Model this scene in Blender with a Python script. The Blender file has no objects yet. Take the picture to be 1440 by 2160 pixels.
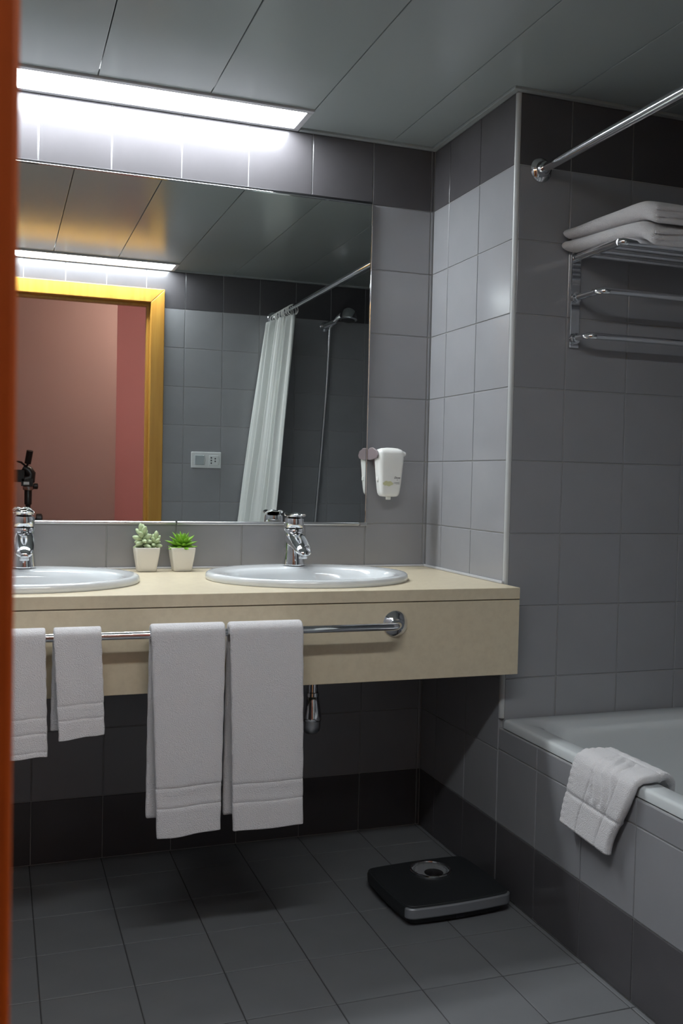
import bpy, bmesh, math, random
from mathutils import Vector, Matrix
random.seed(7)
PI = math.pi
scene = bpy.context.scene
COL = scene.collection

# ---------------------------------------------------------------- camera, world, exposure
cd = bpy.data.cameras.new('view_camera')
cam = bpy.data.objects.new('view_camera', cd); COL.objects.link(cam)
cd.sensor_fit = 'HORIZONTAL'; cd.sensor_width = 14.8
cd.lens = 2038.6 / 1440 * 14.8
cd.clip_start = 0.01
YAW, PITCH, ROLL = 0.34189, -0.03463, 0.02245
f_ = Vector((math.sin(YAW)*math.cos(PITCH), math.cos(YAW)*math.cos(PITCH), math.sin(PITCH)))
r_ = Vector((math.cos(YAW), -math.sin(YAW), 0)); u_ = r_.cross(f_)
R2 = math.cos(ROLL)*r_ + math.sin(ROLL)*u_; U2 = -math.sin(ROLL)*r_ + math.cos(ROLL)*u_
CAM = Vector((-1.3084, -2.85708, 1.14071))
m = Matrix((R2, U2, -f_)).transposed().to_4x4(); m.translation = CAM
cam.matrix_world = m
cd.dof.use_dof = True; cd.dof.focus_distance = 3.0; cd.dof.aperture_fstop = 5.0
scene.camera = cam

w = bpy.data.worlds.new('world'); scene.world = w; w.use_nodes = True
w.node_tree.nodes['Background'].inputs[0].default_value = (0.5, 0.55, 0.6, 1)
w.node_tree.nodes['Background'].inputs[1].default_value = 0.0

LAMP, LAMP2 = 48.0, 40.0   # radiance of the two strip lights
HALL = 52.0          # radiance of the hall lamp globe
scene.view_settings.view_transform = 'Standard'
scene.view_settings.look = 'None'
scene.view_settings.gamma = 1.0
scene.view_settings.use_curve_mapping = False
scene.view_settings.exposure = 0.0

# ---------------------------------------------------------------- materials
def mat(name, col, rough=0.5, metal=0.0, bump=None, var=None, emit=None, trans=0, spec=0.5, sheen=0, coat=0, ior=1.5):
    m = bpy.data.materials.new(name); m.use_nodes = True
    nt = m.node_tree; b = nt.nodes['Principled BSDF']; L = nt.links
    b.inputs['Base Color'].default_value = (*col, 1)
    b.inputs['Roughness'].default_value = rough
    b.inputs['Metallic'].default_value = metal
    b.inputs['Specular IOR Level'].default_value = spec
    b.inputs['IOR'].default_value = ior
    b.inputs['Transmission Weight'].default_value = trans
    b.inputs['Coat Weight'].default_value = coat
    if sheen:
        b.inputs['Sheen Weight'].default_value = sheen
        b.inputs['Sheen Roughness'].default_value = 0.6
    if emit:
        b.inputs['Emission Color'].default_value = (*emit[0], 1)
        b.inputs['Emission Strength'].default_value = emit[1]
    tc = None
    if bump or var:
        tc = nt.nodes.new('ShaderNodeTexCoord')
    if bump:                                   # (scale, strength, distance)
        n = nt.nodes.new('ShaderNodeTexNoise'); n.inputs['Scale'].default_value = bump[0]
        n.inputs['Detail'].default_value = 3
        L.new(tc.outputs['Object'], n.inputs['Vector'])
        bp = nt.nodes.new('ShaderNodeBump'); bp.inputs['Strength'].default_value = bump[1]
        bp.inputs['Distance'].default_value = bump[2]
        L.new(n.outputs['Fac'], bp.inputs['Height']); L.new(bp.outputs['Normal'], b.inputs['Normal'])
    if var:                                    # (scale, other colour, lo, hi[, stretch])
        n = nt.nodes.new('ShaderNodeTexNoise'); n.inputs['Scale'].default_value = var[0]
        n.inputs['Detail'].default_value = 5; n.inputs['Roughness'].default_value = 0.6
        src = tc.outputs['Object']
        if len(var) > 4:
            mp = nt.nodes.new('ShaderNodeMapping'); mp.inputs['Scale'].default_value = var[4]
            L.new(src, mp.inputs['Vector']); src = mp.outputs['Vector']
        L.new(src, n.inputs['Vector'])
        rp = nt.nodes.new('ShaderNodeValToRGB')
        rp.color_ramp.elements[0].position = var[2]; rp.color_ramp.elements[1].position = var[3]
        rp.color_ramp.elements[0].color = (*col, 1); rp.color_ramp.elements[1].color = (*var[1], 1)
        L.new(n.outputs['Fac'], rp.inputs['Fac']); L.new(rp.outputs['Color'], b.inputs['Base Color'])
    return m

M = {}
M['tile'] = mat('light grey glazed tile', (0.300, 0.300, 0.316), 0.19, var=(3, (0.282, 0.282, 0.298), .4, .6))
M['tile_dark'] = mat('dark grey glazed tile', (0.095, 0.090, 0.096), 0.19, var=(3, (0.085, 0.081, 0.086), .4, .6))
M['grout'] = mat('grout', (0.33, 0.33, 0.33), 0.9)
M['floor_tile'] = mat('grey floor tile', (0.176, 0.179, 0.187), 0.45, var=(6, (0.161, 0.164, 0.172), .35, .65))
M['floor_grout'] = mat('floor grout', (0.05, 0.05, 0.05), 0.9)
M['ceiling'] = mat('lacquered metal panel', (0.35, 0.385, 0.385), 0.20)
M['ceiling_dark'] = mat('ceiling void', (0.02, 0.02, 0.02), 0.9)
M['trim'] = mat('white trim', (0.46, 0.47, 0.47), 0.35)
M['ceiling_trim'] = mat('ceiling edge trim', (0.36, 0.39, 0.39), 0.35)
M['chrome'] = mat('chrome', (0.80, 0.81, 0.83), 0.06, 1.0)
M['steel'] = mat('brushed aluminium', (0.62, 0.63, 0.65), 0.28, 1.0)
M['mirror'] = mat('mirror silver', (0.80, 0.83, 0.82), 0.0, 1.0)
M['diffuser'] = mat('lamp diffuser', (0.9, 0.9, 0.9), 0.4, emit=((0.90, 0.96, 1.0), LAMP))
M['diffuser_b'] = mat('lamp diffuser of the dimmer strip', (0.9, 0.9, 0.9), 0.4, emit=((0.90, 0.96, 1.0), LAMP2))  # second strip light, set dimmer than the first
M['lamp_frame'] = mat('lamp frame', (0.50, 0.50, 0.52), 0.4)
M['stone'] = mat('cream limestone', (0.645, 0.56, 0.405), 0.38, var=(55, (0.595, 0.51, 0.365), .40, .70))
M['stone_joint'] = mat('stone joint', (0.12, 0.09, 0.06), 0.9)
M['ceramic'] = mat('white ceramic', (0.70, 0.72, 0.73), 0.12, coat=0.3)
M['enamel'] = mat('white tub enamel', (0.62, 0.645, 0.65), 0.16, coat=0.3)
M['towel'] = mat('white terry', (0.84, 0.815, 0.825), 0.95, bump=(520, 1.0, 0.004), sheen=0.3)
M['plastic'] = mat('white plastic', (0.80, 0.80, 0.77), 0.30)
M['holder'] = mat('mauve grey plastic', (0.22, 0.18, 0.19), 0.35)
M['ink'] = mat('print ink', (0.03, 0.03, 0.04), 0.6)
M['ink_grey'] = mat('pale print ink', (0.35, 0.36, 0.36), 0.6)
M['print_green'] = mat('yellow green print', (0.58, 0.58, 0.34), 0.5)
M['wood'] = mat('honey wood', (0.55, 0.285, 0.050), 0.38, var=(7, (0.45, 0.205, 0.030), .35, .75, (6, 6, 0.35)))
M['wood_red'] = mat('red brown wood', (0.52, 0.125, 0.011), 0.5, var=(7, (0.38, 0.085, 0.008), .35, .75, (6, 6, 0.35)))  # redder brown for the hall-side casings
M['pink'] = mat('pink painted wall', (0.52, 0.345, 0.33), 0.85)
M['pink2'] = mat('rose painted wall', (0.72, 0.36, 0.38), 0.85)
M['hall_ceiling'] = mat('hall ceiling paint', (0.7, 0.66, 0.62), 0.9)
M['hall_floor'] = mat('hall floor', (0.25, 0.13, 0.06), 0.5)
M['globe'] = mat('warm lamp globe', (0.9, 0.8, 0.6), 0.4, emit=((1.0, 0.84, 0.70), HALL))
M['black'] = mat('black plastic', (0.012, 0.012, 0.013), 0.35)
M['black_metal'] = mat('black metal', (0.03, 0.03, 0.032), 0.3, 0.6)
M['glass'] = mat('lens glass', (0.95, 0.95, 0.95), 0.02, trans=1.0)
M['rubber'] = mat('dark rubber', (0.020, 0.022, 0.024), 0.55, bump=(300, .2, .001))
M['scale_silver'] = mat('silver plastic', (0.30, 0.31, 0.33), 0.35, 0.5)
M['dial'] = mat('dial face', (0.72, 0.74, 0.78), 0.5)
M['curtain'] = mat('white curtain fabric', (0.72, 0.74, 0.72), 0.7, bump=(60, .15, .004))
M['sedum'] = mat('pale sedum leaf', (0.52, 0.60, 0.36), 0.5, var=(40, (0.36, 0.48, 0.26), .4, .7))
M['echeveria'] = mat('bright succulent leaf', (0.20, 0.42, 0.03), 0.4, var=(45, (0.12, 0.30, 0.02), .4, .7))
M['stem'] = mat('plant stem', (0.10, 0.14, 0.08), 0.7)
M['soil'] = mat('soil', (0.06, 0.05, 0.04), 0.9)
M['pot'] = mat('white ceramic pot', (0.76, 0.73, 0.66), 0.45)
M['switch'] = mat('aluminium switch plate', (0.68, 0.70, 0.70), 0.4, 0.0)
M['switch_in'] = mat('switch insert', (0.36, 0.40, 0.41), 0.4)

# ---------------------------------------------------------------- builders
class MB:
    """collects shapes into ONE mesh"""
    def __init__(s): s.v = []; s.f = []
    def add(s, vs, fs):
        n = len(s.v); s.v += [tuple(a) for a in vs]; s.f += [tuple(i+n for i in f) for f in fs]; return s
    def box(s, x0, x1, y0, y1, z0, z1):
        x0, x1 = sorted((x0, x1)); y0, y1 = sorted((y0, y1)); z0, z1 = sorted((z0, z1))
        v = [(x, y, z) for z in (z0, z1) for y in (y0, y1) for x in (x0, x1)]
        return s.add(v, [(0,2,3,1),(4,5,7,6),(0,1,5,4),(1,3,7,5),(3,2,6,7),(2,0,4,6)])
    def loft(s, rings, cap0=True, cap1=True, closed=True):
        n = len(rings[0]); v = [p for r in rings for p in r]; f = []
        for i in range(len(rings)-1):
            for j in range(n if closed else n-1):
                k = (j+1) % n
                f.append((i*n+j, i*n+k, (i+1)*n+k, (i+1)*n+j))
        if cap0: f.append(tuple(reversed(range(n))))
        if cap1: f.append(tuple((len(rings)-1)*n+j for j in range(n)))
        return s.add(v, f)
    def lathe(s, prof, n=28, c=(0,0,0), ax='z', cap0=True, cap1=True):
        rings = []
        for r, h in prof:
            ring = []
            for j in range(n):
                a = 2*PI*j/n; p = (r*math.cos(a), r*math.sin(a), h)
                if ax == 'y': p = (p[0], -p[2], p[1])      # axis runs toward -y
                if ax == 'Y': p = (-p[0], p[2], p[1])      # axis runs toward +y
                if ax == 'x': p = (p[2], p[0], p[1])
                ring.append((p[0]+c[0], p[1]+c[1], p[2]+c[2]))
            rings.append(ring)
        return s.loft(rings, cap0, cap1)
    def tube(s, pts, r, n=12, caps=True):
        pts = [Vector(p) for p in pts]; m = len(pts)
        rad = r if isinstance(r, (list, tuple)) else [r]*m
        t0 = (pts[1]-pts[0]).normalized()
        nrm = t0.orthogonal().normalized(); rings = []
        for i in range(m):
            t = (pts[min(i+1, m-1)]-pts[max(i-1, 0)]).normalized()
            nrm = (nrm - t*nrm.dot(t)).normalized(); b = t.cross(nrm)
            rings.append([pts[i]+rad[i]*(math.cos(2*PI*j/n)*nrm+math.sin(2*PI*j/n)*b) for j in range(n)])
        return s.loft(rings, caps, caps)
    def sphere(s, c, r, n=16, m=10):
        if not isinstance(r, (tuple, list)): r = (r, r, r)
        return s.loft([[(c[0]+r[0]*math.sin(PI*i/m)*math.cos(2*PI*j/n), c[1]+r[1]*math.sin(PI*i/m)*math.sin(2*PI*j/n),
                 c[2]-r[2]*math.cos(PI*i/m)) for j in range(n)] for i in [0.02]+list(range(1, m))+[m-0.02]])
    def torus(s, c, R, r, ax='z', n=24, k=8):
        v = []; f = []
        for i in range(n):
            a = 2*PI*i/n
            for j in range(k):
                b = 2*PI*j/k; q = ((R+r*math.cos(b))*math.cos(a), (R+r*math.cos(b))*math.sin(a), r*math.sin(b))
                if ax == 'y': q = (q[0], q[2], q[1])
                if ax == 'x': q = (q[2], q[0], q[1])
                v.append((q[0]+c[0], q[1]+c[1], q[2]+c[2]))
        for i in range(n):
            for j in range(k):
                f.append((i*k+j, ((i+1)%n)*k+j, ((i+1)%n)*k+(j+1)%k, i*k+(j+1)%k))
        return s.add(v, f)
    def prism(s, poly, z0, z1):            # poly in xy, counter-clockwise
        n = len(poly)
        v = [(x, y, z0) for x, y in poly] + [(x, y, z1) for x, y in poly]
        f = [tuple(reversed(range(n))), tuple(range(n, 2*n))] + [(i, (i+1)%n, (i+1)%n+n, i+n) for i in range(n)]
        return s.add(v, f)
    def grid(s, fn, nu, nv, flip=False):
        v = [fn(i/nu, j/nv) for i in range(nu+1) for j in range(nv+1)]
        f = []
        for i in range(nu):
            for j in range(nv):
                q = (i*(nv+1)+j, (i+1)*(nv+1)+j, (i+1)*(nv+1)+j+1, i*(nv+1)+j+1)
                f.append(tuple(reversed(q)) if flip else q)
        return s.add(v, f)
    def mesh(s, name, smooth=True, angle=40, fix=True):
        me = bpy.data.meshes.new(name); me.from_pydata(s.v, [], s.f); me.update()
        if fix:
            bm = bmesh.new(); bm.from_mesh(me); bmesh.ops.recalc_face_normals(bm, faces=bm.faces); bm.to_mesh(me); bm.free()
        if smooth:
            me.polygons.foreach_set('use_smooth', [True]*len(me.polygons))
            me.set_sharp_from_angle(angle=math.radians(angle))
        return me

LOC = {}
def finish(o, mt, parent, bevel=0, segs=2, subsurf=0, solid=0):
    if mt: o.data.materials.clear(); o.data.materials.append(M[mt])
    COL.objects.link(o)
    if parent:
        o.parent = parent
        o.matrix_parent_inverse = LOC.get(parent, Matrix()).inverted()
    if solid:
        md = o.modifiers.new('solidify', 'SOLIDIFY'); md.thickness = solid; md.offset = 0
    if bevel:
        md = o.modifiers.new('bevel', 'BEVEL'); md.width = bevel; md.segments = segs; md.limit_method = 'ANGLE'
        md.angle_limit = math.radians(50)
    if subsurf:
        md = o.modifiers.new('subsurf', 'SUBSURF'); md.levels = subsurf; md.render_levels = subsurf
    return o
def part(name, mb, mt, parent, smooth=True, bevel=0, segs=2, subsurf=0, solid=0, angle=40, fix=True):
    return finish(bpy.data.objects.new(name, mb.mesh(name, smooth, angle, fix)), mt, parent, bevel, segs, subsurf, solid)
def struct(name, mb, mt, bevel=0, smooth=False, **k):
    o = part(name, mb, mt, None, smooth, bevel, **k); o['kind'] = 'structure'; return o
def tag(o, label, cat, group=None):
    o['label'] = label; o['category'] = cat
    if group: o['group'] = group
    return o
def thing(name, loc, label, cat, group=None, rz=0):
    o = bpy.data.objects.new(name, None); o.empty_display_size = 0.05; COL.objects.link(o)
    o.matrix_world = Matrix.Translation(loc) @ Matrix.Rotation(rz, 4, 'Z')
    LOC[o] = o.matrix_world.copy()
    if rz: LOC[o] = Matrix()             # rotated things are built in their own coordinates
    return tag(o, label, cat, group)
def solo(name, mb, mt, label, cat, group=None, **k):      # a thing that is one mesh, its origin at its base
    xs, ys, zs = zip(*mb.v)
    b = Vector(((min(xs)+max(xs))/2, (min(ys)+max(ys))/2, min(zs)))
    mb.v = [(x-b.x, y-b.y, z-b.z) for x, y, z in mb.v]
    o = part(name, mb, mt, None, **k); o.location = b
    return tag(o, label, cat, group)
def rrect(cx, cy, z, a, b, r, n=6):
    """rounded rectangle ring in xy"""
    out = []
    for q, (sx, sy) in enumerate(((1,1),(-1,1),(-1,-1),(1,-1))):
        for i in range(n+1):
            t = PI/2*(q + i/n)
            out.append((cx+sx*(a-r)+r*math.cos(t), cy+sy*(b-r)+r*math.sin(t), z))
    return out
def ell(cx, cy, z, a, b, n=48, e=2.0):
    out = []
    for j in range(n):
        t = 2*PI*j/n; c, s = math.cos(t), math.sin(t)
        out.append((cx+a*math.copysign(abs(c)**(2/e), c), cy+b*math.copysign(abs(s)**(2/e), s), z))
    return out
def lerp(a, b, t): return a+(b-a)*t
def smooth01(t): t = max(0, min(1, t)); return t*t*(3-2*t)

# ---------------------------------------------------------------- tiles
_tc = {}
def tile_mesh(w, h, mt, d=0.008, c=0.0012):
    key = (round(w, 4), round(h, 4), mt)
    if key in _tc: return _tc[key]
    a, b = w/2, h/2; k = min(c, a*.3, b*.3)
    v = [(-a,-b,-d),(a,-b,-d),(a,b,-d),(-a,b,-d),(-a,-b,-k*.7),(a,-b,-k*.7),(a,b,-k*.7),(-a,b,-k*.7),
         (-a+k,-b+k,0),(a-k,-b+k,0),(a-k,b-k,0),(-a+k,b-k,0)]
    f = [(8,9,10,11)]
    for i in range(4):
        j = (i+1) % 4; f += [(i, j, j+4, i+4), (i+4, j+4, j+8, i+8)]
    me = bpy.data.meshes.new('tile'); me.from_pydata(v, [], f); me.update(); me.materials.append(M[mt])
    _tc[key] = me
    return me
def tiles(parent, O, U, V, ul, vl, mfun, gap=0.0031, hole=None, name='tile', tilt=0.0012):
    """O + u*U + v*V ; normal U x V faces the room"""
    O, U, V = Vector(O), Vector(U), Vector(V); N = U.cross(V)
    rnd = random.Random(len(ul)*31+len(vl))
    for i in range(len(ul)-1):
        for j in range(len(vl)-1):
            u0, u1, v0, v1 = ul[i]+gap/2, ul[i+1]-gap/2, vl[j]+gap/2, vl[j+1]-gap/2
            if u1-u0 < .002 or v1-v0 < .002: continue
            mt = mfun(i, j, (v0+v1)/2)
            if hole:
                a0, a1, b0, b1 = hole
                if u0 >= a0-.004 and u1 <= a1+.004 and v0 >= b0-.004 and v1 <= b1+.004: continue
                if u1 > a0 and u0 < a1 and v1 > b0 and v0 < b1:
                    if v1 <= b1 + .004 and v0 >= b0 - .004:         # beside the hole
                        if u0 < a0: u1 = a0
                        else: u0 = a1
                    elif u0 >= a0-.004 and u1 <= a1+.004:           # above or below the hole
                        if v1 > b1: v0 = b1
                        else: v1 = b0
                    else:                                            # corner: an L-shaped tile
                        if u1 > a1: poly = [(u0,b1),(a1,b1),(a1,v0),(u1,v0),(u1,v1),(u0,v1)]
                        else: poly = [(u0,v0),(a0,v0),(a0,b1),(u1,b1),(u1,v1),(u0,v1)]
                        mb = MB().prism(poly, -.008, 0)
                        o = bpy.data.objects.new(name, mb.mesh('tile_cut', False)); o.data.materials.append(M[mt])
                        mw = Matrix((U, V, N)).transposed().to_4x4(); mw.translation = O
                        o.matrix_basis = mw; o.parent = parent; COL.objects.link(o); continue
                    if u1-u0 < .004 or v1-v0 < .004: continue
            o = bpy.data.objects.new(name, tile_mesh(u1-u0, v1-v0, mt))
            mw = Matrix((U, V, N)).transposed().to_4x4(); mw.translation = O+U*(u0+u1)/2+V*(v0+v1)/2
            sm = min(1, (u1-u0)/.1, (v1-v0)/.1)
            t = Matrix.Rotation(rnd.uniform(-tilt, tilt)*sm, 4, 'X') @ Matrix.Rotation(rnd.uniform(-tilt, tilt)*sm, 4, 'Y')
            o.matrix_basis = mw @ t; o.parent = parent; COL.objects.link(o)
ZF, ZC = 0.016, 2.192
XL, XR, YJ, YD = -1.742, 0.715, -0.522, -2.2
ROWS = [ZF] + [round(.2*i, 3) for i in range(1, 11)] + [ZC]
def band(i, j, v): return 'tile_dark' if (v > 2.0 or v < 0.2) else 'tile'
def lines(a, b, first, step=0.2):
    out = [a]; x = first
    while x < b-.003:
        if x > a+.003: out.append(x)
        x += step
    return out+[b]
G = 0.0024

# ---------------------------------------------------------------- setting
# back wall (mirror wall), faces -y
wall_back = struct('wall_back', MB().box(XL-.1, 0.1, G, 0.12, -.05, 2.45), 'grout')
ul = [-x for x in reversed([0, -.011] + [-.011-.2*k for k in range(1, 9)] + [XL])]   # measured leftwards from x=0
ul = sorted([0, .011] + [.011+.2*k for k in range(1, 9)] + [-XL])
ul = sorted(-u for u in ul)
tiles(wall_back, (0,0,0), (1,0,0), (0,0,1), ul, ROWS, band, hole=(-1.611, -.211, 1.0, 2.0))
# return wall at the right of the vanity, faces -x
wall_side = struct('wall_side', MB().box(G, .10, YJ+.012, G, -.05, 2.45), 'grout')
tiles(wall_side, (0,0,0), (0,-1,0), (0,0,1), [0, .112, .312, .512], ROWS, band)
# wall at the head of the tub, faces -y
wall_tub = struct('wall_tub', MB().box(.10, XR+.1, YJ+G, YJ+.12, -.05, 2.45).box(.012, .10, YJ+G, YJ+.011, -.05, 2.45), 'grout')
RT = [.472, .6] + ROWS[4:]
tiles(wall_tub, (0,YJ,0), (1,0,0), (0,0,1), [.011, .172, .372, .572, XR], RT, band)
# wall along the tub, faces -x
wall_right = struct('wall_right', MB().box(XR+G, XR+.12, YD-.12, YJ+.02, -.05, 2.45), 'grout')
tiles(wall_right, (XR,0,0), (0,-1,0), (0,0,1), lines(-YJ, -YD, .722), RT, band)
# door wall, faces +y
DX0, DX1, DZ = -1.372, -.508, 2.092      # outline of the door casing
OX0, OX1, OZ = -1.300, -.578, 2.022      # clear opening
wall_front = struct('wall_front', MB().box(XL-.1, OX0-.012, YD-.12, YD-G, -.05, 2.45).box(OX1+.012, XR+.1, YD-.12, YD-G, -.05, 2.45)
                    .box(OX0-.012, OX1+.012, YD-.12, YD-G, OZ+.012, 2.45), 'grout')
fl = sorted([-x for x in [XL] + [-1.6+.2*k for k in range(0, 12)] + [XR]])
tiles(wall_front, (0,YD,0), (-1,0,0), (0,0,1), fl, ROWS, band, hole=(-DX1, -DX0, ZF-.01, DZ))
# left wall, faces +x
wall_left = struct('wall_left', MB().box(XL-.12, XL-G, YD-.12, .12, -.05, 2.45), 'grout')
tiles(wall_left, (XL,0,0), (0,1,0), (0,0,1), lines(YD, 0, -2.112), ROWS, band)
# tiled tub apron, faces -x
wall_apron = struct('wall_apron', MB().box(G, .04, YD+.001, YJ+.011, 0, .462), 'grout')
tiles(wall_apron, (0,0,0), (0,-1,0), (0,0,1), [.515]+[.717+.205*k for k in range(7)]+[2.2], [ZF, .2, .404, .463], lambda i, j, v: 'tile_dark' if v < .2 else 'tile')
# floor
floor = struct('floor', MB().box(XL-.1, XR+.1, YD-.12, .1, -.06, ZF-.0018), 'floor_grout')
fx = sorted([0, -.014] + [-.014-.2*k for k in range(1, 9)] + [XL])
fy = sorted([0] + [-.148-.2*k for k in range(0, 11)] + [YD])
tiles(floor, (0,0,ZF), (1,0,0), (0,1,0), fx, fy, lambda i, j, v: 'floor_tile', gap=.0028)
# ceiling
ZP = 2.197
ceiling = struct('ceiling', MB().box(XL-.1, XR+.1, YD-.12, .12, 2.235, 2.30), 'ceiling_dark')
XS = [XL+.0205, -1.372, -1.068, -.764, -.46, -.156, .148, .452, XR-.0205]
for i in range(len(XS)-1):
    x0, x1 = XS[i]+.0013, XS[i+1]-.0013
    yb, yf = -.0205, YD+.0205
    if x1 < -.459: yb, yf = -.1725, YD+.1725
    if x1 > .1 and x0 > 0: yb = YJ-.0205
    if x0 < 0 < x1: poly = [(x0,yf),(x1,yf),(x1,YJ-.0205),(-.0205,YJ-.0205),(-.0205,yb),(x0,yb)]
    else: poly = [(x0,yf),(x1,yf),(x1,yb),(x0,yb)]
    part('panel', MB().prism(poly, ZP, ZP+.012), 'ceiling', ceiling, smooth=False, bevel=.0015, segs=2)
# edge trims under the ceiling
struct('trim_1', MB().box(-.458, -.0005, -.018, -.0005, ZC-.001, ZP+.01), 'ceiling_trim', bevel=.001)
struct('trim_2', MB().box(-.018, -.0005, YJ-.018, -.018, ZC-.001, ZP+.01), 'ceiling_trim', bevel=.001)
struct('trim_3', MB().box(-.0005, XR-.0005, YJ-.018, YJ-.0005, ZC-.001, ZP+.01), 'ceiling_trim', bevel=.001)
struct('trim_4', MB().box(XR-.018, XR-.0005, YD+.0005, YJ-.018, ZC-.001, ZP+.01), 'ceiling_trim', bevel=.001)
struct('trim_5', MB().box(-.458, XR-.018, YD+.0005, YD+.018, ZC-.001, ZP+.01), 'ceiling_trim', bevel=.001)
struct('trim_6', MB().box(XL+.0005, XL+.018, YD+.0005, -.0005, ZC-.001, ZP+.01), 'ceiling_trim', bevel=.001)
# rounded white corner profile on the return wall
prof = [(-.0005,-.5125),(.0105,-.5125),(.0105,-.5235)] + [(.0105-.011*math.sin(t*PI/16)*1.0, -.5125-.011*math.cos(t*PI/16)) for t in range(1, 8)]
struct('trim_7', MB().prism(list(reversed(prof)), .4905, ZC-.001), 'trim', smooth=True)

# door frame: lining, stops and casings on both sides
door = bpy.data.objects.new('door_1', None); COL.objects.link(door); door.location = ((OX0+OX1)/2, YD, 0)
LOC[door] = Matrix.Translation(door.location); door['kind'] = 'structure'
for nm, b in (('jamb', (OX0-.012, OX0, YD-.12, YD, 0, OZ)), ('jamb', (OX1, OX1+.012, YD-.12, YD, 0, OZ)),
              ('head_lining', (OX0-.012, OX1+.012, YD-.12, YD, OZ, OZ+.012)),
              ('door_stop', (OX0, OX0+.0008, YD-.062, YD-.04, 0, OZ)), ('door_stop', (OX1-.014, OX1, YD-.075, YD-.04, 0, OZ-.014)),
              ('door_stop', (OX0, OX1, YD-.075, YD-.04, OZ-.014, OZ))):
    part(nm, MB().box(*b), 'wood', door, smooth=False, bevel=.0015)
for ys, ye in ((YD, YD+.016), (YD-.12, YD-.138)):
    for x0, x1, s in ((DX0, OX0, 1), (OX1, DX1, -1)):
        xi = x1 if s == 1 else x0; xo = x0 if s == 1 else x1
        part('casing', MB().prism([(a, c) for a, c in ((x0,0),(x1,0),(x1,OZ if s==1 else DZ),(x0,DZ if s==1 else OZ))], min(ys,ye), max(ys,ye)), 'wood', door, smooth=False, bevel=.003)
        o = door.children[-1] if False else None
    part('casing', MB().prism([(OX0,OZ),(OX1,OZ),(DX1,DZ),(DX0,DZ)], min(ys,ye), max(ys,ye)), 'wood', door, smooth=False, bevel=.003)
for o in [c for c in COL.objects if c.parent == door and c.name.startswith('casing')]:
    for v in o.data.vertices: v.co = (v.co.x, v.co.z, v.co.y)      # outline drawn in x/z, thickness in y
    o.data.flip_normals()
    if min(v.co.y for v in o.data.vertices) < YD-.1: o.data.materials[0] = M['wood_red']

# hall behind the door wall
YH = -3.85
struct('wall_hall_back', MB().box(-2.6, -.56, YH-.1, YH, -.05, 2.6), 'pink')
struct('wall_hall_recess', MB().box(-.64, .95, -4.75, -4.65, -.05, 2.6).box(-.66, -.56, -4.65, YH-.1, -.05, 2.6), 'pink2')
struct('wall_hall_left', MB().box(-2.6, -2.5, YH, YD-.12, -.05, 2.6), 'pink')
struct('wall_hall_right', MB().box(.85, .95, -4.65, YD-.12, -.05, 2.6), 'pink')
struct('wall_hall_front', MB().box(-2.5, DX0+.02, YD-.13, YD-.1205, ZF, 2.5).box(DX1-.02, .85, YD-.13, YD-.1205, ZF, 2.5)
       .box(DX0+.02, DX1-.02, YD-.13, YD-.1205, DZ-.02, 2.5), 'pink')
struct('ceiling_hall', MB().box(-2.6, .95, -4.75, YD-.12, 2.5, 2.6), 'hall_ceiling')
struct('floor_hall', MB().box(-2.6, .95, -4.75, YD-.12, -.06, ZF), 'hall_floor')

# ---------------------------------------------------------------- strip lights
def strip_light(y0, y1, label, mt):
    e = thing('ceiling_light', (-1.07, (y0+y1)/2, ZP-.005), label, 'ceiling light', 'strip lights let into the ceiling')
    x0, x1 = -1.682, -.4605
    fr = MB()
    for b in ((x0, x1, y0, y0+.018), (x0, x1, y1-.018, y1), (x0, x0+.018, y0+.018, y1-.018), (x1-.018, x1, y0+.018, y1-.018)):
        fr.box(b[0], b[1], b[2], b[3], ZP-.006, ZP+.02)
    part('frame', fr, 'lamp_frame', e, smooth=False, bevel=.001, segs=1)
    part('diffuser', MB().box(x0+.019, x1-.019, y0+.019, y1-.019, ZP, ZP+.012), mt, e, smooth=False)
strip_light(-.171, -.0015, 'glowing strip light in the ceiling above the mirror', 'diffuser')
strip_light(YD+.0015, YD+.171, 'glowing strip light in the ceiling over the doorway, seen in the mirror', 'diffuser_b')

# ---------------------------------------------------------------- mirror
e = thing('wall_mirror', (-.911, -.004, 1.0), 'large frameless wall mirror above the double washbasin counter', 'mirror')
MX0, MX1 = -1.611, -.2125
part('glass', MB().box(MX0+.004, MX1-.004, -.0055, -.0005, 1.004, 1.996), 'mirror', e, smooth=False)
part('edge_strip', MB().box(MX1-.0035, MX1+.001, -.009, -.0005, 1.0, 2.0), 'chrome', e, smooth=False, bevel=.002, segs=3)
part('edge_strip', MB().box(MX0-.001, MX0+.0035, -.009, -.0005, 1.0, 2.0), 'chrome', e, smooth=False, bevel=.001)
part('edge_strip', MB().box(MX0+.004, MX1-.004, -.009, -.0005, 1.9985, 2.0055), 'black_metal', e, smooth=False, bevel=.001)  # dark strip added to draw the shadow gap along the mirror top
part('edge_strip', MB().box(MX0+.004, MX1-.004, -.010, -.0005, 1.9955, 1.9983), 'chrome', e, smooth=False, bevel=.0006)
part('edge_strip', MB().box(MX0+.004, -.812, -.012, -.0005, .9945, 1.0035), 'steel', e, smooth=False, bevel=.003, segs=3)
part('edge_strip', MB().box(-.810, MX1-.022, -.012, -.0005, .9940, 1.0035), 'steel', e, smooth=False, bevel=.003, segs=3)
part('corner_clip', MB().box(MX1-.020, MX1+.002, -.014, -.0095, .993, 1.0035), 'steel', e, smooth=False, bevel=.001)

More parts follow.
